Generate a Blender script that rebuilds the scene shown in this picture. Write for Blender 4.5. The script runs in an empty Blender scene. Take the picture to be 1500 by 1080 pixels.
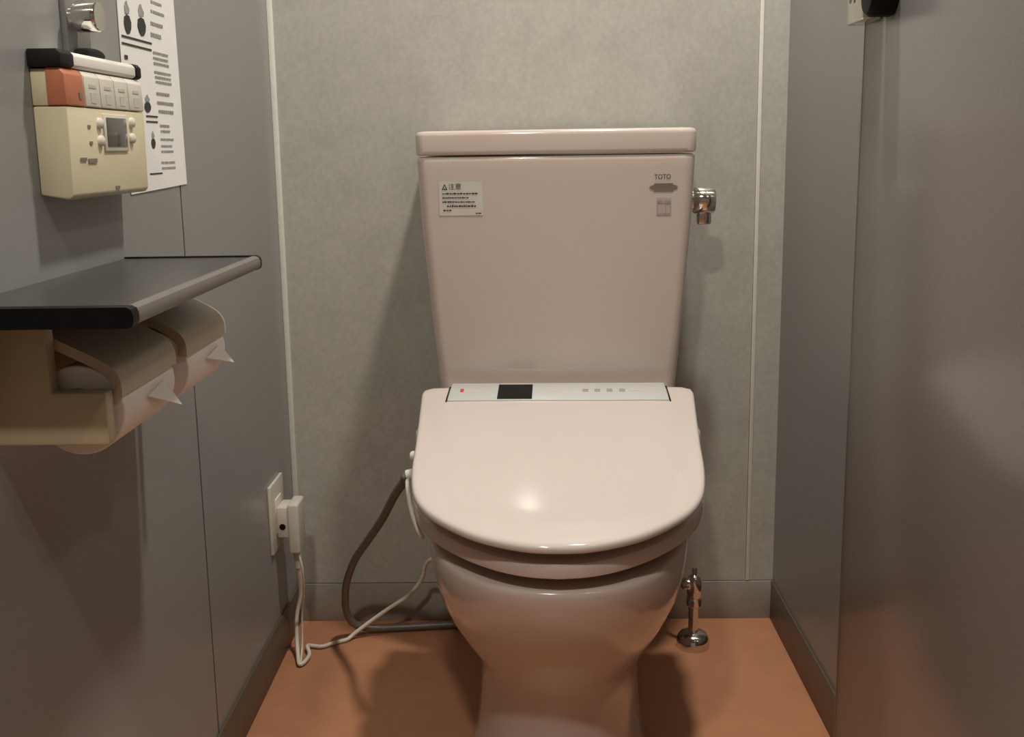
import bpy, bmesh, math, random
from mathutils import Matrix, Vector
random.seed(4)
scene = bpy.context.scene
C = scene.collection

# ------------------------------------------------------------------ camera
def make_camera():
    f, yaw, pitch, roll = 1500.0, -.0194, .17509, .01522
    cyw, syw, cp, sp = math.cos(yaw), math.sin(yaw), math.cos(pitch), math.sin(pitch)
    fwd = Vector((syw*cp, cyw*cp, -sp)); right = Vector((cyw, -syw, 0)); down = fwd.cross(right)
    r = math.cos(roll)*right + math.sin(roll)*down
    d = -math.sin(roll)*right + math.cos(roll)*down
    cam = bpy.data.cameras.new('camera'); o = bpy.data.objects.new('camera', cam); C.objects.link(o)
    m = Matrix((r, -d, -fwd)).transposed().to_4x4(); m.translation = (.44341, -1.8, .8753)
    o.matrix_world = m
    cam.sensor_fit = 'HORIZONTAL'; cam.sensor_width = 36; cam.lens = f/1500*36
    cam.shift_y = -60/1500; cam.clip_start = .02
    scene.camera = o
make_camera()

# ------------------------------------------------------------------ world, lamps, exposure
w = bpy.data.worlds.new('world'); scene.world = w; w.use_nodes = True
w.node_tree.nodes['Background'].inputs[0].default_value = (1, .93, .84, 1)
w.node_tree.nodes['Background'].inputs[1].default_value = .02
LAMP_COL = (1.0, .94, .85)
CEIL = 2.2
LAMPS = [(.65, -.55, 20.0), (.22, -1.94, 16.5), (1.15, -1.75, 4.0)]      # ceiling downlights: x, y, watts
for i, (x, y, p) in enumerate(LAMPS):
    l = bpy.data.lights.new('downlight_lamp', 'AREA'); l.shape = 'DISK'; l.size = .11; l.energy = p; l.color = LAMP_COL
    o = bpy.data.objects.new('downlight_lamp', l); C.objects.link(o); o.location = (x, y, CEIL-.022)
vs = scene.view_settings
vs.view_transform = 'Standard'; vs.look = 'None'; vs.gamma = 1; vs.use_curve_mapping = False; vs.exposure = 0.0

# ------------------------------------------------------------------ materials
def mat(name, col, rough=.5, metal=0., var=.08, vscale=60., bump=0., bscale=200., coat=0., crough=.08, spec=.5, col2=None, detail=3.):
    m = bpy.data.materials.new(name); m.use_nodes = True
    nt = m.node_tree; b = nt.nodes['Principled BSDF']
    b.inputs['Roughness'].default_value = rough; b.inputs['Metallic'].default_value = metal
    b.inputs['Coat Weight'].default_value = coat; b.inputs['Coat Roughness'].default_value = crough
    b.inputs['Specular IOR Level'].default_value = spec
    tc = nt.nodes.new('ShaderNodeTexCoord'); n = nt.nodes.new('ShaderNodeTexNoise')
    n.inputs['Scale'].default_value = vscale; n.inputs['Detail'].default_value = detail
    nt.links.new(tc.outputs['Object'], n.inputs['Vector'])
    r = nt.nodes.new('ShaderNodeValToRGB'); r.color_ramp.elements[0].position = .3; r.color_ramp.elements[1].position = .7
    a = [max(0, c*(1-var)) for c in col]; c2 = col2 or [min(1, c*(1+var)) for c in col]
    r.color_ramp.elements[0].color = (*a, 1); r.color_ramp.elements[1].color = (*c2, 1)
    nt.links.new(n.outputs['Fac'], r.inputs['Fac']); nt.links.new(r.outputs['Color'], b.inputs['Base Color'])
    if bump:
        n2 = nt.nodes.new('ShaderNodeTexNoise'); n2.inputs['Scale'].default_value = bscale
        nt.links.new(tc.outputs['Object'], n2.inputs['Vector'])
        bp = nt.nodes.new('ShaderNodeBump'); bp.inputs['Strength'].default_value = bump; bp.inputs['Distance'].default_value = .001
        nt.links.new(n2.outputs['Fac'], bp.inputs['Height']); nt.links.new(bp.outputs['Normal'], b.inputs['Normal'])
    return m
def backwall_mat():
    m = mat('mottled_wall_panel', (.44, .432, .385), .45, var=.05, vscale=14, bump=.12, bscale=500, detail=6)
    nt = m.node_tree; b = nt.nodes['Principled BSDF']; ramp = [n for n in nt.nodes if n.type == 'VALTORGB'][0]
    tc = [n for n in nt.nodes if n.type == 'TEX_COORD'][0]
    n = nt.nodes.new('ShaderNodeTexNoise'); n.inputs['Scale'].default_value = 130; n.inputs['Detail'].default_value = 4
    mp = nt.nodes.new('ShaderNodeMapping'); mp.inputs['Scale'].default_value = (1, 1, .85)
    nt.links.new(tc.outputs['Object'], mp.inputs['Vector']); nt.links.new(mp.outputs['Vector'], n.inputs['Vector'])
    r = nt.nodes.new('ShaderNodeValToRGB'); r.color_ramp.elements[0].position = .35; r.color_ramp.elements[1].position = .68
    r.color_ramp.elements[0].color = (.93, .93, .925, 1); r.color_ramp.elements[1].color = (1.04, 1.04, 1.04, 1)
    nt.links.new(n.outputs['Fac'], r.inputs['Fac'])
    mx = nt.nodes.new('ShaderNodeMix'); mx.data_type = 'RGBA'; mx.blend_type = 'MULTIPLY'; mx.inputs['Factor'].default_value = 1
    nt.links.new(ramp.outputs['Color'], mx.inputs['A']); nt.links.new(r.outputs['Color'], mx.inputs['B'])
    nt.links.new(mx.outputs['Result'], b.inputs['Base Color'])
    return m
def emit(name, col, s):
    m = bpy.data.materials.new(name); m.use_nodes = True; nt = m.node_tree; b = nt.nodes['Principled BSDF']
    b.inputs['Base Color'].default_value = (*col, 1); b.inputs['Emission Color'].default_value = (*col, 1); b.inputs['Emission Strength'].default_value = s
    return m
M = dict(
    back=backwall_mat(),
    partition=mat('grey_laminate', (.262, .261, .252), .3, var=.03, vscale=300, bump=.04, bscale=900),
    door=mat('grey_door_laminate', (.285, .277, .272), .2, var=.03, vscale=300, bump=.04, bscale=900),
    groove=mat('dark_groove', (.06, .055, .045), .8),
    white_joint=mat('white_joint_strip', (.78, .77, .7), .4, var=.03),
    base_dark=mat('brown_vinyl_base', (.115, .085, .06), .45, var=.1),
    base_grey=mat('grey_vinyl_base', (.33, .3, .26), .45, var=.05),
    floor=mat('terracotta_vinyl', (.47, .215, .11), .38, var=.05, vscale=25, bump=.05, bscale=300),
    ceil=mat('white_ceiling_board', (.6, .59, .56), .9, var=.02),
    roomwall=mat('grey_washroom_wall', (.3, .295, .28), .7, var=.03),
    ceramic=mat('pink_beige_ceramic', (.62, .52, .46), .16, var=.012, vscale=6, coat=.5, crough=.04),
    plastic=mat('pale_pink_plastic', (.645, .565, .515), .08, var=.01, vscale=8),
    plastic_white=mat('white_plastic', (.78, .76, .7), .35, var=.02),
    silver=mat('silver_panel', (.66, .68, .66), .3, metal=.25, var=.02),
    black=mat('black_plastic', (.007, .007, .007), .45, var=.1, spec=.12),
    rubber=mat('black_rubber', (.009, .008, .007), .6, var=.1, spec=.25),
    plug=mat('aged_white_plastic', (.56, .53, .45), .4, var=.03),
    hookplate=mat('grey_painted_steel', (.17, .165, .155), .4, var=.04),
    chrome=mat('chrome', (.72, .7, .66), .1, metal=1, var=.02),
    steel=mat('dull_steel', (.3, .29, .27), .35, metal=.9, var=.05),
    beige=mat('aged_beige_plastic', (.68, .60, .41), .42, var=.03, vscale=20),
    beige3=mat('mid_beige_plastic', (.50, .43, .28), .45, var=.03, vscale=20),  # even mid-tone beige of the near side plate
    beige2=mat('grey_beige_plastic', (.46, .40, .29), .42, var=.03, vscale=20),
    orange=mat('orange_button', (.50, .17, .085), .45, var=.04),
    stripwhite=mat('cream_button', (.66, .63, .54), .45, var=.03),
    paper=mat('white_paper', (.80, .79, .76), .85, var=.02, vscale=40),
    tissue=mat('toilet_tissue', (.85, .80, .75), .95, var=.02, bump=.15, bscale=700),
    core=mat('grey_card_core', (.35, .3, .25), .9),
    ink=mat('black_ink', (.03, .03, .03), .7, var=.1),
    ink2=mat('grey_ink', (.30, .30, .29), .7, var=.1),
    faint=mat('faint_ink', (.52, .51, .45), .6, var=.05),
    red=mat('red_mark', (.5, .06, .05), .5),
    badge=mat('grey_badge', (.21, .165, .135), .35, var=.1),
    label=mat('white_sticker', (.62, .59, .52), .5, var=.02),
    clear=mat('clear_label', (.5, .4, .36), .4, var=.02),
    lcd=mat('grey_lcd', (.085, .085, .07), .12, var=.1, coat=.5),
    shelf=mat('charcoal_shelf_laminate', (.05, .049, .047), .3, var=.08, vscale=200),
    shelf_edge=mat('grey_shelf_edge', (.15, .138, .122), .4, var=.04),
    hose=mat('grey_braided_hose', (.17, .15, .12), .45, metal=.3, var=.25, vscale=400),
    cord=mat('off_white_cord', (.72, .68, .58), .5, var=.03),
    lens=emit('lamp_lens', LAMP_COL, 4.0),
)

# ------------------------------------------------------------------ mesh helpers
def mw(o):
    if o is None: return Matrix.Identity(4)
    return mw(o.parent) @ o.matrix_parent_inverse @ o.matrix_basis if o.parent else o.matrix_basis.copy()
def obj(name, vf, m, parent=None, T=None, smooth=False, bevel=0, seg=2, label=None):
    """vf = (verts, faces) in world space (or in the space of T); one mesh object, origin at its centre"""
    verts, faces = vf
    V = [Vector(v) for v in verts]
    if T is not None: V = [T @ v for v in V]
    lo = Vector([min(v[i] for v in V) for i in range(3)]); hi = Vector([max(v[i] for v in V) for i in range(3)])
    c = (lo+hi)/2
    me = bpy.data.meshes.new(name); me.from_pydata([v-c for v in V], [], faces); me.update()
    bm = bmesh.new(); bm.from_mesh(me)
    bmesh.ops.remove_doubles(bm, verts=bm.verts, dist=1e-6)
    bmesh.ops.recalc_face_normals(bm, faces=bm.faces)
    if bevel:
        es = [e for e in bm.edges if len(e.link_faces) == 2 and e.calc_face_angle(0) > .5]
        bmesh.ops.bevel(bm, geom=es, offset=bevel, segments=seg, profile=.5, affect='EDGES', clamp_overlap=True)
    bm.to_mesh(me); bm.free()
    for p in me.polygons: p.use_smooth = bool(smooth) or bool(bevel)
    if bevel or smooth == 'auto':
        me.set_sharp_from_angle(angle=math.radians(40))
    me.materials.append(M[m])
    o = bpy.data.objects.new(name, me); C.objects.link(o); o.location = c
    if parent is not None:
        o.parent = parent; o.matrix_parent_inverse = mw(parent).inverted()
    if label: o['label'] = label
    return o
def tag(o, label=None, cat=None, group=None, kind=None):
    if label: o['label'] = label
    if cat: o['category'] = cat
    if group: o['group'] = group
    if kind: o['kind'] = kind
    return o
def thing(name, label, cat, loc, group=None, kind=None):
    o = bpy.data.objects.new(name, None); C.objects.link(o); o.location = loc; o.empty_display_size = .05
    return tag(o, label, cat, group, kind)
def bx(x0, x1, y0, y1, z0, z1):
    x0, x1 = sorted((x0, x1)); y0, y1 = sorted((y0, y1)); z0, z1 = sorted((z0, z1))
    v = [(x, y, z) for z in (z0, z1) for x, y in ((x0, y0), (x1, y0), (x1, y1), (x0, y1))]
    return v, [(3, 2, 1, 0), (4, 5, 6, 7), (0, 1, 5, 4), (1, 2, 6, 5), (2, 3, 7, 6), (3, 0, 4, 7)]
def join(*parts):
    V, F = [], []
    for v, f in parts:
        n = len(V); V += list(v); F += [tuple(i+n for i in q) for q in f]
    return V, F
def loft(rings, cap0=True, cap1=True):
    n = len(rings[0]); V = [p for r in rings for p in r]; F = []
    for k in range(len(rings)-1):
        for i in range(n):
            j = (i+1) % n; F.append((k*n+i, k*n+j, (k+1)*n+j, (k+1)*n+i))
    if cap0: F.append(tuple(reversed(range(n))))
    if cap1: F.append(tuple((len(rings)-1)*n+i for i in range(n)))
    return V, F
def lathe(p0, axis, prof, n=32):
    """prof = [(distance along axis, radius)]"""
    a = Vector(axis).normalized(); u = a.orthogonal().normalized(); v = a.cross(u); p0 = Vector(p0)
    return loft([[tuple(p0 + a*t + (u*math.cos(2*math.pi*i/n) + v*math.sin(2*math.pi*i/n))*max(r, 1e-5)) for i in range(n)] for t, r in prof])
def spline(pts, n=10):
    P = [Vector(p) for p in pts]; P = [2*P[0]-P[1]] + P + [2*P[-1]-P[-2]]; out = []
    for k in range(1, len(P)-2):
        a, b, c, d = P[k-1:k+3]
        for i in range(n):
            t = i/n
            out.append(.5*((2*b) + (c-a)*t + (2*a-5*b+4*c-d)*t*t + (3*b-a-3*c+d)*t**3))
    out.append(P[-2]); return out
def tube(pts, r, n=12, sub=10):
    P = spline(pts, sub); rings = []; u = None
    for i, p in enumerate(P):
        t = (P[min(i+1, len(P)-1)] - P[max(i-1, 0)]).normalized()
        u = t.orthogonal().normalized() if u is None else (u - t*u.dot(t)).normalized()
        v = t.cross(u)
        rings.append([tuple(p + (u*math.cos(2*math.pi*k/n) + v*math.sin(2*math.pi*k/n))*r) for k in range(n)])
    return loft(rings)
def prism_y(poly, y0, y1):
    """poly of (x,z) swept along y"""
    return loft([[(x, y0, z) for x, z in poly], [(x, y1, z) for x, z in poly]])
def text_mesh(s, size):
    c = bpy.data.curves.new('txt', 'FONT'); c.body = s; c.size = size
    o = bpy.data.objects.new('txt', c); C.objects.link(o); bpy.context.view_layer.update()
    me = bpy.data.meshes.new_from_object(o.evaluated_get(bpy.context.evaluated_depsgraph_get()))
    V = [tuple(v.co) for v in me.vertices]; F = [tuple(p.vertices) for p in me.polygons]
    bpy.data.objects.remove(o); bpy.data.curves.remove(c); bpy.data.meshes.remove(me)
    return V, F

# ------------------------------------------------------------------ the stall
W = .8856; FRONT = -3.3; TOP = 1.98; SF = -1.32       # stall front
tag(obj('floor', bx(-1.2, 2.2, FRONT, .06, -.05, 0), 'floor'), 'terracotta vinyl floor of the toilet stall', kind='structure')
tag(obj('ceiling', bx(-1.2, 2.2, FRONT, .06, CEIL, CEIL+.05), 'ceil'), 'white ceiling above the stall', kind='structure')
wb = tag(obj('wall_back', bx(-1.2, 2.2, .006, .06, 0, CEIL), 'groove'), 'mottled grey panelled wall behind the toilet', kind='structure')
obj('wall_panel', bx(.009, .8345, 0, .0065, .075, CEIL), 'back', wb)
obj('wall_panel', bx(.8425, W+.02, 0, .0065, .075, CEIL), 'back', wb)
obj('joint_strip', bx(.0, .0095, -.003, .0062, .075, CEIL), 'white_joint', wb, bevel=.001)
obj('joint_strip', bx(.8350, .8420, -.0025, .0062, .075, CEIL), 'white_joint', wb, bevel=.001)
tag(obj('baseboard_back', bx(0.0, W, -.0025, .006, 0, .0735), 'base_grey', bevel=.001), 'low grey vinyl baseboard under the mottled wall', kind='structure')
wl = tag(obj('wall_left', bx(-.035, -.002, SF, .006, .0, TOP), 'groove'), 'grey laminate partition on the left of the stall', kind='structure')
obj('wall_panel', bx(-.003, 0, -.495, .0, .0, TOP), 'partition', wl)
obj('wall_panel', bx(-.003, 0, SF, -.4995, .0, TOP), 'partition', wl)
tag(obj('baseboard_left', bx(0, .004, SF, -.003, 0, .075), 'base_dark', bevel=.001), 'dark brown baseboard along the left partition', kind='structure')
tag(obj('wall_right', bx(W, W+.035, SF, .006, 0, TOP), 'partition'), 'grey laminate partition on the right of the stall', kind='structure')
tag(obj('baseboard_right', bx(W-.004, W, SF, -.003, 0, .075), 'base_dark', bevel=.001), 'dark brown baseboard along the right partition', kind='structure')
tag(obj('wall_front', bx(-1.2, 2.2, FRONT-.05, FRONT, 0, CEIL), 'roomwall'), 'grey washroom wall facing the stalls', kind='structure')
tag(obj('wall_side_left', bx(-1.25, -1.2, FRONT, .06, 0, CEIL), 'roomwall'), 'grey washroom side wall beyond the left partition', kind='structure')
tag(obj('wall_side_right', bx(2.2, 2.25, FRONT, .06, 0, CEIL), 'roomwall'), 'grey washroom side wall beyond the right partition', kind='structure')

# open door lying along the right partition
dX, dE = .840, -.545
door = tag(obj('door_1', bx(dX, dX+.03, dE-.62, dE, .05, 1.92), 'door', bevel=.0012), 'grey laminate stall door standing open along the right partition', kind='structure')
obj('edge_trim', bx(dX-.0004, dX+.0304, dE-.0005, dE+.0020, .05, 1.92), 'steel', door, bevel=.0008)
lk = obj('lock_plate', bx(dX-.022, dX+.0, dE-.06, dE+.004, 1.009, 1.075), 'chrome', door, bevel=.004, label='silver slide lock case')
obj('lock_knob', lathe((dX-.0, dE-.092, 1.030), (-1, 0, 0), [(0, .02), (.003, .022), (.024, .022), (.029, .018), (.03, 0)]), 'black', door, smooth='auto', label='black round lock knob')
obj('screw', lathe((dX-.024, dE-.02, 1.035), (-1, 0, 0), [(0, .0035), (.0012, .003), (.0014, 0)], 12), 'steel', lk)

# ceiling downlights
for i, (x, y, p) in enumerate(LAMPS):
    t = thing('ceiling_light', ['round white ceiling downlight above the toilet', 'round white ceiling downlight outside the stall', 'round white ceiling downlight beyond the right partition'][i], 'light', (x, y, CEIL), 'ceiling downlights')
    ring = loft([[(x+r*math.cos(a), y+r*math.sin(a), z) for a in [2*math.pi*k/32 for k in range(32)]] for r, z in ((.085, CEIL), (.085, CEIL-.006), (.075, CEIL-.012), (.062, CEIL-.012), (.06, CEIL-.004))], True, False)
    obj('trim_ring', ring, 'plastic_white', t, smooth=True)
    obj('lens', lathe((x, y, CEIL-.0035), (0, 0, -1), [(0, .06), (.004, .059), (.0045, 0)]), 'lens', t)

# ------------------------------------------------------------------ toilet (built in its own space: x across, d = distance from wall)
TT = Matrix.Translation((.488, -.012, 0)) @ Matrix.Rotation(math.radians(-1.5), 4, 'Z')
toilet = thing('toilet', 'pink-beige ceramic toilet with tank and closed bidet seat', 'toilet', TT.translation)
def L(pts): return [(x, -d, z) for x, d, z in pts]
def lerp_tab(tab, z):
    for (a, va), (b, vb) in zip(tab, tab[1:]):
        if z <= b: t = (z-a)/(b-a); return va + (vb-va)*max(0, t)
    return tab[-1][1]
HW = [(.40, .181), (.5, .1895), (.62, .1995), (.75, .209), (.86, .2145)]
FD = [(.40, .196), (.5, .202), (.7, .210), (.86, .2145)]
def front_d(x, z, hw=None, f=None):
    hw = hw or lerp_tab(HW, z); f = f or lerp_tab(FD, z)
    return f - .012*(x/hw)**2
def tank_ring(z, hw, f, b=.004, r=.019, n=10):
    pts = []
    def arc(cx, cd, a0, a1, rr):
        for k in range(n+1):
            a = math.radians(a0+(a1-a0)*k/n); pts.append((cx+rr*math.cos(a), cd+rr*math.sin(a)))
    fc = f-.012*((hw-r)/hw)**2
    for k in range(1, 24):                      # front face, right to left
        x = (hw-r)*(1-2*k/24.); pts.append((x, f-.012*(x/hw)**2))
    arc(-(hw-r), fc-r, 90, 180, r)
    arc(-(hw-.012), b+.012, 180, 270, .012)
    arc(hw-.012, b+.012, 270, 360, .012)
    arc(hw-r, fc-r, 0, 90, r)
    return L([(x, d, z) for x, d in pts])
zs = [.40, .45, .5, .56, .62, .68, .75, .81, .84, .853]
rings = [tank_ring(z, lerp_tab(HW, z), lerp_tab(FD, z)) for z in zs]
rings += [tank_ring(.8575, .2140, .2140), tank_ring(.8600, .2125, .2125), tank_ring(.8610, .2095, .2095)]
obj('tank', loft(rings), 'ceramic', toilet, TT, smooth='auto')
rings = [tank_ring(z, .2155-i, .2165-i, r=.019) for z, i in ((.8632, .004), (.8640, .0018), (.8655, .0005), (.870, .0002), (.892, 0), (.8955, .0005), (.8980, .002), (.8995, .0045), (.9003, .010), (.9006, .06))]
obj('tank_lid', loft(rings), 'ceramic', toilet, TT, smooth='auto')

# bowl and pedestal
def egg(z, a, f, b, dc, pf=2.25, pb=3.2, n=72):
    out = []
    for k in range(n):
        t = 2*math.pi*k/n; s, c = math.sin(t), math.cos(t); p = pf if c > 0 else pb
        x = a*math.copysign(abs(s)**(2/p), s); d = dc + (f-dc if c > 0 else dc-b)*math.copysign(abs(c)**(2/p), c)
        out.append((x, d, z))
    return L(out)
B = [(0, .128, .575, .03, .36), (.012, .127, .575, .03, .36), (.03, .121, .568, .04, .36), (.08, .1165, .560, .05, .36), (.13, .114, .560, .06, .37),
     (.165, .114, .568, .07, .38), (.195, .121, .588, .08, .40), (.225, .135, .614, .08, .42), (.26, .1515, .643, .07, .43), (.295, .1635, .668, .06, .44),
     (.33, .1705, .687, .05, .445), (.355, .173, .697, .04, .445), (.369, .173, .700, .04, .445), (.3735, .1722, .6992, .04, .445), (.3762, .170, .697, .042, .445), (.3775, .166, .693, .045, .445), (.378, .15, .675, .06, .445)]
BB = []
for (a, b) in zip(B, B[1:]):
    for k in range(3): BB.append([a[i]+(b[i]-a[i])*k/3 for i in range(5)])
BB.append(list(B[-1]))
obj('bowl', loft([egg(*r) for r in B]), 'ceramic', toilet, TT, smooth='auto')

# seat, lid and bidet unit
def outline(half, n=56):
    P = spline([(x, d, 0) for x, d in half], 12)
    Ls = [0]
    for a, b in zip(P, P[1:]): Ls.append(Ls[-1]+(b-a).length)
    R = []
    for k in range(n+1):
        t = Ls[-1]*k/n; i = 0
        while i < len(Ls)-2 and Ls[i+1] < t: i += 1
        u = (t-Ls[i])/max(1e-9, Ls[i+1]-Ls[i]); R.append(P[i].lerp(P[i+1], u))
    R = [(p.x, p.y) for p in R]
    return R + [(-x, d) for x, d in reversed(R[1:-1])]
LID = outline([(0, .250), (.1, .250), (.18, .2505), (.199, .254), (.206, .264), (.2055, .285), (.1985, .37), (.1915, .46), (.187, .53), (.1805, .58), (.171, .613), (.154, .642), (.126, .670), (.094, .693), (.060, .708), (.028, .7165), (0, .718)])
def slab(out, zf, layers, cx=0, cd=.47):
    rings = []
    for k, dz in layers:
        rings.append(L([(cx+(x-cx)*k, cd+(d-cd)*k, zf(cd+(d-cd)*k)+dz) for x, d in out]))
    return loft(rings)
zl = lambda d: .5075 - .150*(d-.27) + .004*math.sin(max(0, min(1, (d-.30)/.42))*math.pi)
obj('lid', slab(LID, zl, [(.5, -.011), (.94, -.011), (.978, -.0110), (.992, -.0105), (.9985, -.0085), (1, -.0062), (.9985, -.0036), (.993, -.0016), (.983, -.0004), (.965, 0), (.92, .0008), (.8, .0018), (.6, .0026), (.4, .003), (.2, .003), (.02, .003)]), 'plastic', toilet, TT, smooth='auto')
SEAT = outline([(0, .30), (.1, .30), (.17, .302), (.195, .31), (.203, .33), (.203, .40), (.198, .46), (.186, .52), (.170, .565), (.148, .605), (.112, .650), (.070, .685), (.033, .702), (0, .707)])
zsf = lambda d: .3945
obj('seat', slab(SEAT, zsf, [(.5, .0), (.955, .0), (.985, .0005), (.996, .002), (1, .005), (1, .012), (.998, .0165), (.992, .0190), (.98, .0200), (.95, .0202), (.5, .0202)]), 'plastic', toilet, TT, smooth='auto')
unit = obj('bidet_unit', bx(-.2, .2, -.41, -.205, .387, .488), 'plastic', toilet, TT, bevel=.012, seg=4)
obj('side_knob', lathe((-.1915, -.44, .458), (-1, 0, 0), [(-.01, .007), (.008, .007), (.0105, .005), (.011, 0)], 20), 'plastic_white', unit, TT, smooth='auto')
obj('hose_joint', lathe((-.190, -.355, .41), (-1, 0, -.25), [(-.01, .0085), (.004, .0085), (.005, .011), (.02, .011), (.021, .008), (.032, .008)], 20), 'plastic_white', unit, TT, smooth='auto')
# control panel strip across the back of the lid
def strip(x0, x1, d0, z0, d1, z1, th, name, m, par, bevel=0, label=None):
    n = Vector((0, -(z1-z0), d1-d0)); q = Vector((d1-d0, z1-z0)); nn = Vector((-q.y, q.x)).normalized()*th
    a = [(x0, d0, z0), (x1, d0, z0), (x1, d1, z1), (x0, d1, z1)]
    v = L(a) + L([(x, d+nn.x, z+nn.y) for x, d, z in a])
    return obj(name, (v, [(3, 2, 1, 0), (4, 5, 6, 7), (0, 1, 5, 4), (1, 2, 6, 5), (2, 3, 7, 6), (3, 0, 4, 7)]), m, par, TT, bevel=bevel, label=label)
PX0, PX1 = -.1635, .1655
Pd0, Pz0, Pd1, Pz1 = .238, .5095, .315, .5015
def pz(d): return Pz0+(Pz1-Pz0)*(d-Pd0)/(Pd1-Pd0)
panel = strip(PX0, PX1, Pd0, Pz0-.004, Pd1, Pz1-.004, .0085, 'control_panel', 'silver', toilet, bevel=.003, label='silver control strip with dark display')
tp = .0047
def onpanel(u0, u1, d0, d1, th, name, m, label=None, bevel=0):
    return strip(PX0+u0*(PX1-PX0), PX0+u1*(PX1-PX0), d0, pz(d0)+tp-.0012, d1, pz(d1)+tp-.0012, th+.0008, name, m, panel, bevel, label)
onpanel(.226, .384, .250, .3125, .0012, 'display', 'black', 'small black display window')
for u in (.628, .682, .738, .796): onpanel(u-.013, u+.013, .270, .282, .0008, 'button', 'ink2')
onpanel(.05, .066, .268, .282, .0007, 'indicator_light', 'red', 'tiny red indicator')
onpanel(.075, .175, .271, .281, .0005, 'print_mark', 'faint')
onpanel(.468, .522, .268, .281, .0005, 'print_mark', 'faint')
onpanel(.83, .90, .271, .279, .0005, 'print_mark', 'faint')
for x in (PX0-.0012, PX1+.0012):
    strip(x-.0011, x+.0011, Pd0+.012, pz(Pd0+.012)-.006, Pd1+.001, pz(Pd1)-.006, .0085, 'gap_shade', 'rubber', toilet)  # black strips painting the shade of the narrow gaps beside the panel
# tank front: sticker, brand mark, oval badge, small label
def on_tank(vf, cx, cz, off):
    return [(cx+x, -(front_d(cx+x, cz+z)+off), cz+z) for x, z, *_ in vf[0]], vf[1]
def rect_grid(w, h, n=6):
    V = [(-w/2+w*i/n, -h/2+h*j/n) for j in range(n+1) for i in range(n+1)]
    return V, [(j*(n+1)+i, j*(n+1)+i+1, (j+1)*(n+1)+i+1, (j+1)*(n+1)+i) for j in range(n) for i in range(n)]
def rects(rs): return join(*[([(x0, z0), (x1, z0), (x1, z1), (x0, z1)], [(0, 1, 2, 3)]) for x0, x1, z0, z1 in rs])
def text_at(s, size, x, z, wscale=1):
    V, F = text_mesh(s, size); return [(x+v[0]*wscale, z+v[1]) for v in V], F
sx, sz = -.1455, .7975
st = obj('warning_sticker', on_tank(rect_grid(.068, .052), sx, sz, .0006), 'label', toilet, TT)
tri = ([(-.0295, .0135), (-.0205, .0135), (-.025, .0225), (-.0275, .0150), (-.0225, .0150), (-.025, .0200)], [(0, 1, 4, 3), (1, 2, 5, 4), (2, 0, 3, 5)])
def dashes(x, z, n, h):
    out = []
    while n > 0:
        wd = random.uniform(.0018, .0045); out.append((x, x+wd, z, z+h*random.uniform(.5, .75))); x += wd+random.uniform(.0005, .0012); n -= 1
    return rects(out)
ink = join(tri, text_at('注意', .0105, -.0195, .0145), dashes(-.029, .0065, 13, .0034), dashes(-.029, .0003, 11, .003), dashes(-.029, -.0062, 13, .0032), dashes(-.022, -.0128, 12, .004), dashes(-.028, -.0192, 3, .003), dashes(.0225, -.0235, 2, .0022))
obj('sticker_print', on_tank(ink, sx, sz, .0011), 'ink', st, TT)['kind'] = 'stuff'
obj('brand_lettering', on_tank(text_at('TOTO', .0105, -.0128, -.0035, .85), .163, .8265, .0008), 'ink', toilet, TT)
el = [(.022*math.cos(a), .0052*math.sin(a)) for a in [2*math.pi*k/28 for k in range(28)]]
obj('oval_badge', on_tank(join((el[:], [tuple(range(28))]), rects([(-.0145, .0145, -.0062, .0062)])), .1645, .8105, .0007), 'badge', toilet, TT)
sl = obj('small_label', on_tank(rect_grid(.0225, .026, 4), .1655, .7815, .0006), 'clear', toilet, TT)
obj('label_print', on_tank(rects([(-.0095, -.001, .005, .009), (.0005, .0095, .004, .0095), (-.0095, .0095, -.0112, -.0104), (-.0104, -.0096, -.0112, .009), (.0096, .0104, -.0112, .009), (.002, .003, -.011, .004)]), .1655, .7815, .001), 'ink2', sl, TT)
# flush handle on the tank's right side
hx = lerp_tab(HW, .79)
fh = obj('flush_handle', lathe((hx-.001, -.11, .785), (1, 0, 0), [(0, .0185), (.008, .0185), (.0085, .0165), (.0115, .0165), (.012, .0195), (.0145, .0215), (.043, .0215), (.046, .020), (.047, .017), (.047, 0)], 36), 'chrome', toilet, TT, smooth='auto', label='chrome flush handle')
obj('lever', bx(hx+.019, hx+.042, -.106, -.092, .745, .785), 'chrome', fh, TT, bevel=.004, seg=3)

# ------------------------------------------------------------------ water valve on the floor
t = thing('water_valve', 'chrome water stop valve with domed flange on the floor', 'valve', (.722, -.108, 0))
vx, vy = .722, -.108
obj('flange', lathe((vx, vy, 0), (0, 0, 1), [(0, .0285), (.010, .0292), (.017, .028), (.024, .023), (.028, .015), (.030, .0085)], 36), 'chrome', t, smooth='auto')
obj('stem', lathe((vx, vy, .02), (0, 0, 1), [(0, .0085), (.060, .0085)], 24), 'chrome', t, smooth='auto')
obj('valve_body', lathe((vx+.001, vy, .076), (0, 0, 1), [(0, .0115), (.002, .0135), (.014, .0135), (.016, .0115), (.020, .0115), (.022, .0130), (.046, .0130), (.052, .011), (.056, .007), (.058, .0045)], 28), 'chrome', t, smooth='auto')
obj('spindle', lathe((vx+.001, vy, .130), (0, 0, 1), [(0, .0045), (.014, .0045), (.016, .003), (.016, 0)], 18), 'steel', t, smooth='auto')
obj('outlet_nut', lathe((vx, vy-.002, .116), (-1, .1, .05), [(0, .007), (.006, .007), (.007, .0105), (.017, .0105), (.021, .008), (.023, .004)], 24), 'chrome', t, smooth='auto')
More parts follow.
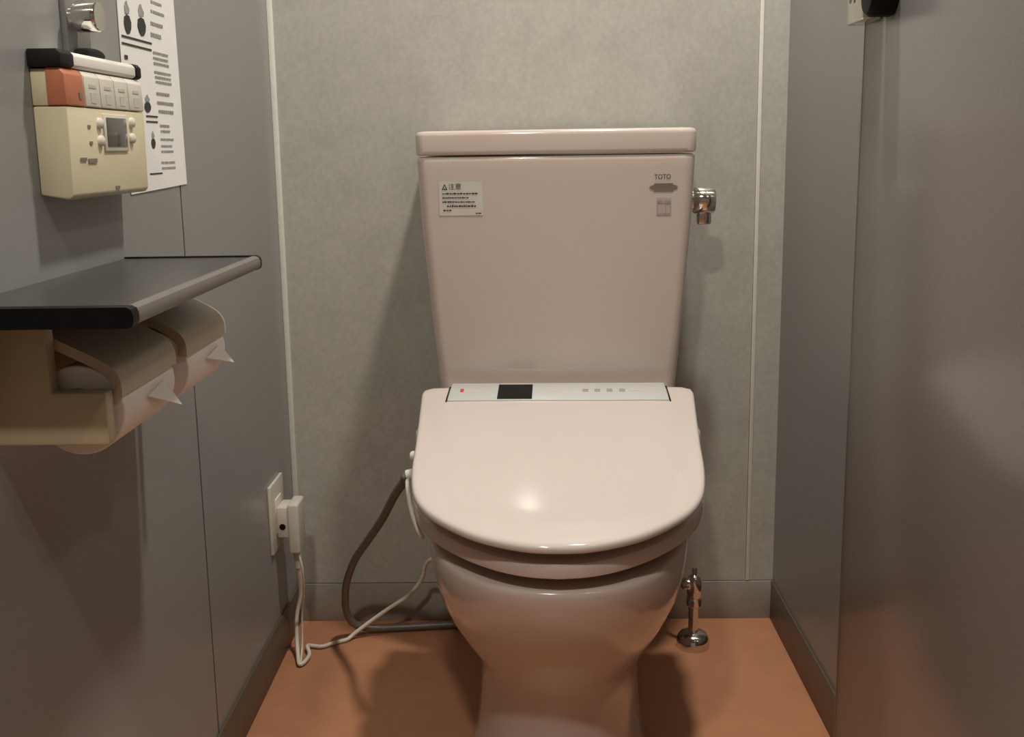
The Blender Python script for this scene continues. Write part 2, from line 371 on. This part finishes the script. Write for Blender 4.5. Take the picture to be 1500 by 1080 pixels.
obj('supply_pipe', tube([(vx-.018, vy+.0, .117), (vx-.034, vy+.012, .13), (vx-.05, vy+.035, .18), (vx-.06, vy+.05, .30)], .005), 'chrome', t, smooth=True)

# ------------------------------------------------------------------ hose, power cord, outlet
tag(obj('bidet_hose', tube([(.2562, -.361, .4015), (.250, -.347, .386), (.232, -.313, .355), (.202, -.25, .294), (.168, -.195, .236), (.137, -.15, .184), (.114, -.112, .128), (.106, -.092, .09), (.104, -.078, .055), (.114, -.066, .026), (.140, -.057, .012), (.19, -.05, .0095), (.24, -.045, .0095), (.30, -.040, .0095), (.345, -.045, .012)], .0066, 14), 'hose', smooth=True), 'grey braided water hose looping from the bidet seat to the floor', 'hose')
t = thing('wall_outlet', 'off-white wall socket plate low on the left partition', 'outlet', (0, -.135, .2))
obj('plate', bx(0, .006, -.178, -.092, .203, .322), 'plug', t, bevel=.002)
obj('socket_face', bx(.005, .0085, -.153, -.117, .232, .293), 'stripwhite', t, bevel=.001)
t = thing('power_cord', 'off-white power cord with blocky plug trailing from wall to toilet', 'cord', (.03, -.135, 0))
pl = obj('plug', bx(.027, .046, -.160, -.110, .198, .286), 'plug', t, bevel=.004, seg=3, label='blocky white plug')
obj('plug_neck', bx(.0085, .029, -.157, -.113, .226, .280), 'plug', pl, bevel=.003)
obj('hole_shade', lathe((.0175, -.1565, .246), (0, -1, 0), [(0, .0055), (.002, .005), (.0022, 0)], 18), 'black', pl)  # black disc painted in for the dark inside of a hole in the neck
obj('strain_relief', lathe((.034, -.135, .199), (0, .05, -1), [(0, .0065), (.02, .005), (.036, .0045)], 16), 'plug', pl, smooth='auto')
obj('cable', tube([(.034, -.133, .172), (.034, -.124, .147), (.031, -.112, .104), (.023, -.116, .064), (.024, -.128, .028), (.030, -.150, .010), (.038, -.176, .0055), (.0455, -.168, .0055), (.048, -.142, .0055), (.040, -.120, .0095), (.046, -.110, .0050), (.064, -.112, .0045), (.084, -.098, .0045), (.104, -.086, .0045), (.118, -.075, .012), (.150, -.070, .035), (.182, -.070, .058), (.21, -.065, .075), (.229, -.06, .092), (.243, -.07, .118), (.249, -.08, .142), (.262, -.095, .160), (.29, -.12, .17)], .0036, 10), 'cord', t, smooth=True)
obj('ground_wire', tube([(.040, -.150, .200), (.046, -.150, .165), (.042, -.135, .115), (.034, -.122, .070), (.034, -.130, .024), (.036, -.150, .007), (.0395, -.172, .0045)], .0018, 8), 'cord', t, smooth=True)
tag(obj('bidet_cable', tube([(.262, -.385, .402), (.264, -.405, .405), (.268, -.43, .398), (.275, -.46, .386), (.285, -.485, .370), (.294, -.497, .359)], .0032, 10), 'cord', smooth=True), 'thin pale cable tucked along the left side of the toilet seat', 'cable')

# ------------------------------------------------------------------ paper holder with shelf, two rolls
H0, H1 = -1.000, -.676
t = thing('paper_holder', 'beige double paper holder with charcoal shelf on the left partition', 'paper holder', (0, -.84, .61))
obj('back_body', bx(0, .008, H0+.01, H1, .64, .742), 'beige2', t, bevel=.002)
Lp = [(0, .640), (.0985, .640), (.0985, .684), (.0535, .684), (.0535, .7462), (0, .7462)]
obj('side_plate', prism_y(Lp, H0, H0+.016), 'beige3', t, bevel=.0025)
armp = [(0, .650), (.082, .654), (.088, .662), (.086, .674), (.06, .690), (.040, .704), (.034, .729), (0, .729)]
obj('centre_arm', prism_y(armp, -.8515, -.8255), 'beige2', t, bevel=.002)
obj('far_plate', prism_y(armp[:-2]+[(.034, .744), (0, .744)], H1-.010, H1), 'beige2', t, bevel=.002)
def flap_poly(th=.0022):
    c = [(.020, .7380), (.035, .7325), (.050, .7268), (.065, .7195), (.079, .7125), (.090, .7065), (.0985, .7005), (.1035, .6930), (.1050, .6850), (.1050, .6765)]
    c = [(p.x, p.y) for p in spline([(x, z, 0) for x, z in c], 5)]
    n = len(c); o = []
    for i, (x, z) in enumerate(c):
        a = Vector(c[max(i-1, 0)]); b = Vector(c[min(i+1, n-1)]); d = (b-a).normalized(); o.append((x+d.y*th, z-d.x*th))
    return c, o
def flap(y0, y1):
    c, o = flap_poly()
    f = obj('flap', prism_y(c + list(reversed(o)), y0+.003, y1-.003), 'beige2', t, smooth='auto')
    c2, o2 = flap_poly(.0085)
    rim = c2 + list(reversed(o2))
    for yy in (y0, y1-.003):
        obj('flap_rim', prism_y(rim, yy, yy+.003), 'beige2', f, smooth='auto')
flap(-.983, -.852); flap(-.821, -.690)
obj('shelf_board', bx(.0, .142, -1.046, -.694, .748, .761), 'shelf', t)
capo = [(0, .7465), (.1440, .7465), (.1475, .7480), (.149, .7512), (.149, .7570), (.1475, .7608), (.144, .7625), (0, .7625)]
obj('end_cap', prism_y(capo, -1.058, -1.046), 'black', t, smooth='auto')
obj('end_cap', prism_y(capo, -.694, -.688), 'rubber', t, smooth='auto')
obj('edge_trim', prism_y([(.140, .7470), (.1440, .7470), (.1475, .7485), (.149, .7516), (.149, .7567), (.1475, .7603), (.144, .762), (.140, .762)], -1.046, -.694), 'shelf_edge', t, smooth='auto')
obj('shelf_bracket', bx(.0, .055, -.846, -.831, .729, .7485), 'beige2', t, bevel=.002)
def roll(y0, y1, label, tail):
    r = .038; cx, cz = .0665, .6640
    q = thing('toilet_roll', label, 'toilet roll', (cx, (y0+y1)/2, cz-r), 'toilet paper rolls')
    n = 48
    def ringp(rad, y): return [(cx+rad*math.cos(2*math.pi*k/n), y, cz+rad*math.sin(2*math.pi*k/n)) for k in range(n)]
    rr = [ringp(.019, y0), ringp(r-.001, y0), ringp(r, y0+.001), ringp(r, y1-.001), ringp(r-.001, y1), ringp(.019, y1), ringp(.019, y0)]
    obj('paper', loft(rr, False, False), 'tissue', q, smooth='auto')
    obj('core', loft([ringp(.019, y0), ringp(.0175, y0), ringp(.0175, y1), ringp(.019, y1), ringp(.019, y0)], False, False), 'core', q, smooth='auto')
    V = [Vector(p) for p in tail]; off = Vector((.0012, 0, .0006)); n = len(V)
    obj('folded_tip', ([tuple(p) for p in V]+[tuple(p+off) for p in V], [tuple(reversed(range(n))), tuple(range(n, 2*n))] + [(k, (k+1) % n, n+(k+1) % n, n+k) for k in range(n)]), 'paper', q)
roll(-.979, -.857, 'toilet roll with folded tip on the near side of the holder', [(.1060, -.932, .664), (.1060, -.893, .670), (.1110, -.864, .639)])
roll(-.817, -.695, 'toilet roll with folded tip on the far side of the holder', [(.1060, -.768, .664), (.1060, -.722, .670), (.1110, -.690, .643)])

# ------------------------------------------------------------------ remote control, bar, hook, notice on the left partition
t = thing('remote_control', 'beige wall remote with orange button and small grey display', 'remote', (0, -.78, .833))
y0, y1 = -.872, -.686
prof = [(0, .838), (.026, .833), (.030, .837), (.031, .917), (.0, .917)]
hs = obj('housing', prism_y(prof, y0, y1), 'beige', t, bevel=.002)
obj('button_rail', prism_y([(0, .9175), (.0305, .9175), (.0295, .945), (.026, .950), (0, .950)], y0, y1), 'beige', t, bevel=.0015)
obj('stop_button', prism_y([(.014, .9178), (.0318, .9178), (.0308, .9455), (.0268, .9508), (.014, .9508)], y0-.0012, -.834), 'orange', t, bevel=.0012, label='orange stop button')
ys = [-.832, -.797, -.762, -.727, -.687]
for a, b in zip(ys, ys[1:]):
    bt = obj('function_button', prism_y([(.02, .9182), (.0318, .9182), (.0308, .9455), (.0268, .9506), (.02, .9506)], a+.0008, b-.0008), 'stripwhite', t, bevel=.0008)
    m = (a+b)/2
    obj('button_print', join(bx(.0312, .0317, m-.008, m+.008, .9355, .9385), bx(.0316, .0321, m-.006, m+.006, .9215, .931)), 'faint', bt)
obj('stop_print', bx(.0318, .0323, -.846, -.841, .924, .930), 'badge', t)
fr = obj('display_frame', bx(.030, .0325, -.797, -.738, .8765, .9125), 'stripwhite', t, bevel=.001)
obj('display', bx(.031, .0332, -.792, -.743, .881, .909), 'lcd', t, bevel=.0004, label='grey display window')
for yy, zz in ((-.8055, .903), (-.8055, .8865), (-.725, .9055), (-.7265, .8895)):
    obj('small_button', lathe((.0295, yy, zz), (1, 0, 0), [(0, .0055), (.004, .005), (.0052, .0035), (.0055, 0)], 18), 'stripwhite', t, smooth='auto')
obj('print_mark', join(bx(.031, .0315, -.853, -.840, .868, .871), bx(.031, .0315, -.836, -.817, .866, .870), bx(.031, .0315, -.832, -.826, .898, .901), bx(.031, .0315, -.83, -.824, .883, .886)), 'badge', t)
obj('maker_mark', bx(.030, .0309, -.776, -.766, .8395, .8425), 'badge', t)

t = thing('white_bar', 'slim white bar with black end caps resting on the wall remote', 'bar', (.016, -.78, .951))
bar = [(.001, .9515), (.0265, .9515), (.0295, .954), (.0295, .9625), (.0265, .966), (.001, .966)]
obj('bar_body', prism_y(bar, -.848, -.698), 'plastic_white', t, bevel=.001)
capp = [(.0005, .9511), (.027, .9511), (.0305, .9535), (.0305, .963), (.027, .9668), (.0005, .9668)]
obj('end_cap', prism_y(capp, -.876, -.848), 'rubber', t, bevel=.001)
obj('end_cap', prism_y(capp, -.698, -.684), 'rubber', t, bevel=.001)

t = thing('wall_hook', 'chrome knob hook on a narrow steel plate above the white bar', 'hook', (0, -.765, .955))
obj('plate', bx(0, .006, -.800, -.748, .955, 1.024), 'hookplate', t, bevel=.001)
obj('knob', lathe((.005, -.790, 1.0035), (1, 0, 0), [(0, .009), (.006, .009), (.0065, .0135), (.008, .0145), (.027, .0145), (.029, .0135), (.0295, 0)], 14), 'chrome', t, smooth='auto')
bp = [[(x, -.765+.026*k*math.cos(a), .9705+.0062*k*math.sin(a)) for a in [2*math.pi*q/24 for q in range(24)]] for x, k in ((.005, 1), (.013, 1), (.0165, .9), (.018, .6))]
obj('bumper', loft(bp), 'rubber', t, smooth='auto', label='black rubber bumper')

# printed notice taped to the partition
ng = 10; pv = []
for j in range(ng+1):
    for i in range(ng+1):
        u, v = i/ng, j/ng
        y = -.662+.184*u+.003*v*(1-u) + (.004*(1-v)*u); z = .829+.297*v+.005*u*(1-v)
        pv.append((.0012+.0004*math.sin(u*math.pi)*math.sin(v*5+1)**2, y, z))
pf = [(j*(ng+1)+i, j*(ng+1)+i+1, (j+1)*(ng+1)+i+1, (j+1)*(ng+1)+i) for j in range(ng) for i in range(ng)]
nb = len(pv); pv2 = pv + [(x-.0006, y, z) for x, y, z in pv]
pf2 = pf + [tuple(reversed([i+nb for i in f])) for f in pf]
bd = [(i, i+1) for i in range(ng)] + [(ng+(ng+1)*j, ng+(ng+1)*(j+1)) for j in range(ng)] + [((ng+1)*ng+i+1, (ng+1)*ng+i) for i in range(ng)] + [((ng+1)*(j+1), (ng+1)*j) for j in range(ng)]
pf2 += [(b, a, a+nb, b+nb) for a, b in bd]
nt_ = obj('notice_sheet', (pv2, pf2), 'paper', smooth='auto')
tag(nt_, 'white printed notice taped to the partition behind the wall remote', 'notice')
PXn = .0017
def marks(rs): return join(*[bx(PXn, PXn+.0003, a, b, c, d) for a, b, c, d in rs])
figs = [(-.656, -.566, .9995, 1.0015), (-.657, -.568, .9918, .9938), (-.6522, -.6434, .9763, .9806), (-.601, -.564, .9155, .9172), (-.602, -.565, .9093, .911), (-.603, -.562, .8492, .8508)]
for fg in figs: obj('ruled_line', marks([fg]), 'ink', nt_)
def blob(cy, z0, z1, wd, poly):
    return loft([[(x, cy+a*wd, z0+b*(z1-z0)) for a, b in poly] for x in (PXn, PXn+.0003)])
LOW = [(-.15, 0), (.2, .05), (.42, .3), (.5, .62), (.3, .95), (-.05, 1), (-.4, .85), (-.5, .5), (-.38, .2)]
UPP = [(-.25, 0), (.3, .1), (.38, .4), (.15, .75), (.1, 1), (-.12, .9), (-.3, .5)]
for cy, z0, z1, wd in ((-.636, 1.004, 1.040, .021), (-.594, 1.006, 1.042, .026), (-.594, .9205, .9408, .021), (-.5847, .879, .8994, .014)):
    zm = z0+(z1-z0)*.58
    f = obj('printed_picture', blob(cy, z0, zm, wd, LOW), 'ink', nt_)
    obj('picture_top', blob(cy, zm+.0004, z1, wd, UPP), 'ink2', f)
rows = [(-.56, -.524, 1.049, .004), (-.562, -.517, 1.038, .004), (-.565, -.525, 1.024, .005), (-.567, -.533, 1.011, .006), (-.5633, -.5125, .991, .0032), (-.564, -.514, .9846, .0032), (-.5637, -.5127, .9787, .0032),
        (-.5636, -.5076, .9686, .003), (-.5625, -.5088, .9629, .003), (-.5614, -.5075, .9574, .003), (-.5617, -.5181, .9438, .004), (-.5617, -.5056, .9331, .0042), (-.5592, -.5079, .923, .0045),
        (-.5583, -.526, .9061, .0034), (-.5573, -.525, .8996, .0034), (-.5594, -.5148, .89, .003), (-.5588, -.5213, .8821, .003), (-.56, -.5178, .8756, .003), (-.5628, -.5157, .8624, .003), (-.562, -.5146, .8558, .003)]
txt = []
for a, b, z, h in rows:
    y = a
    while y < b:
        wd = random.uniform(.002, .007); txt.append((y, min(y+wd, b), z-h*.4, z+h*.4)); y += wd+random.uniform(.0008, .0022)
obj('text_lines', marks(txt), 'ink2', nt_)['kind'] = 'stuff'
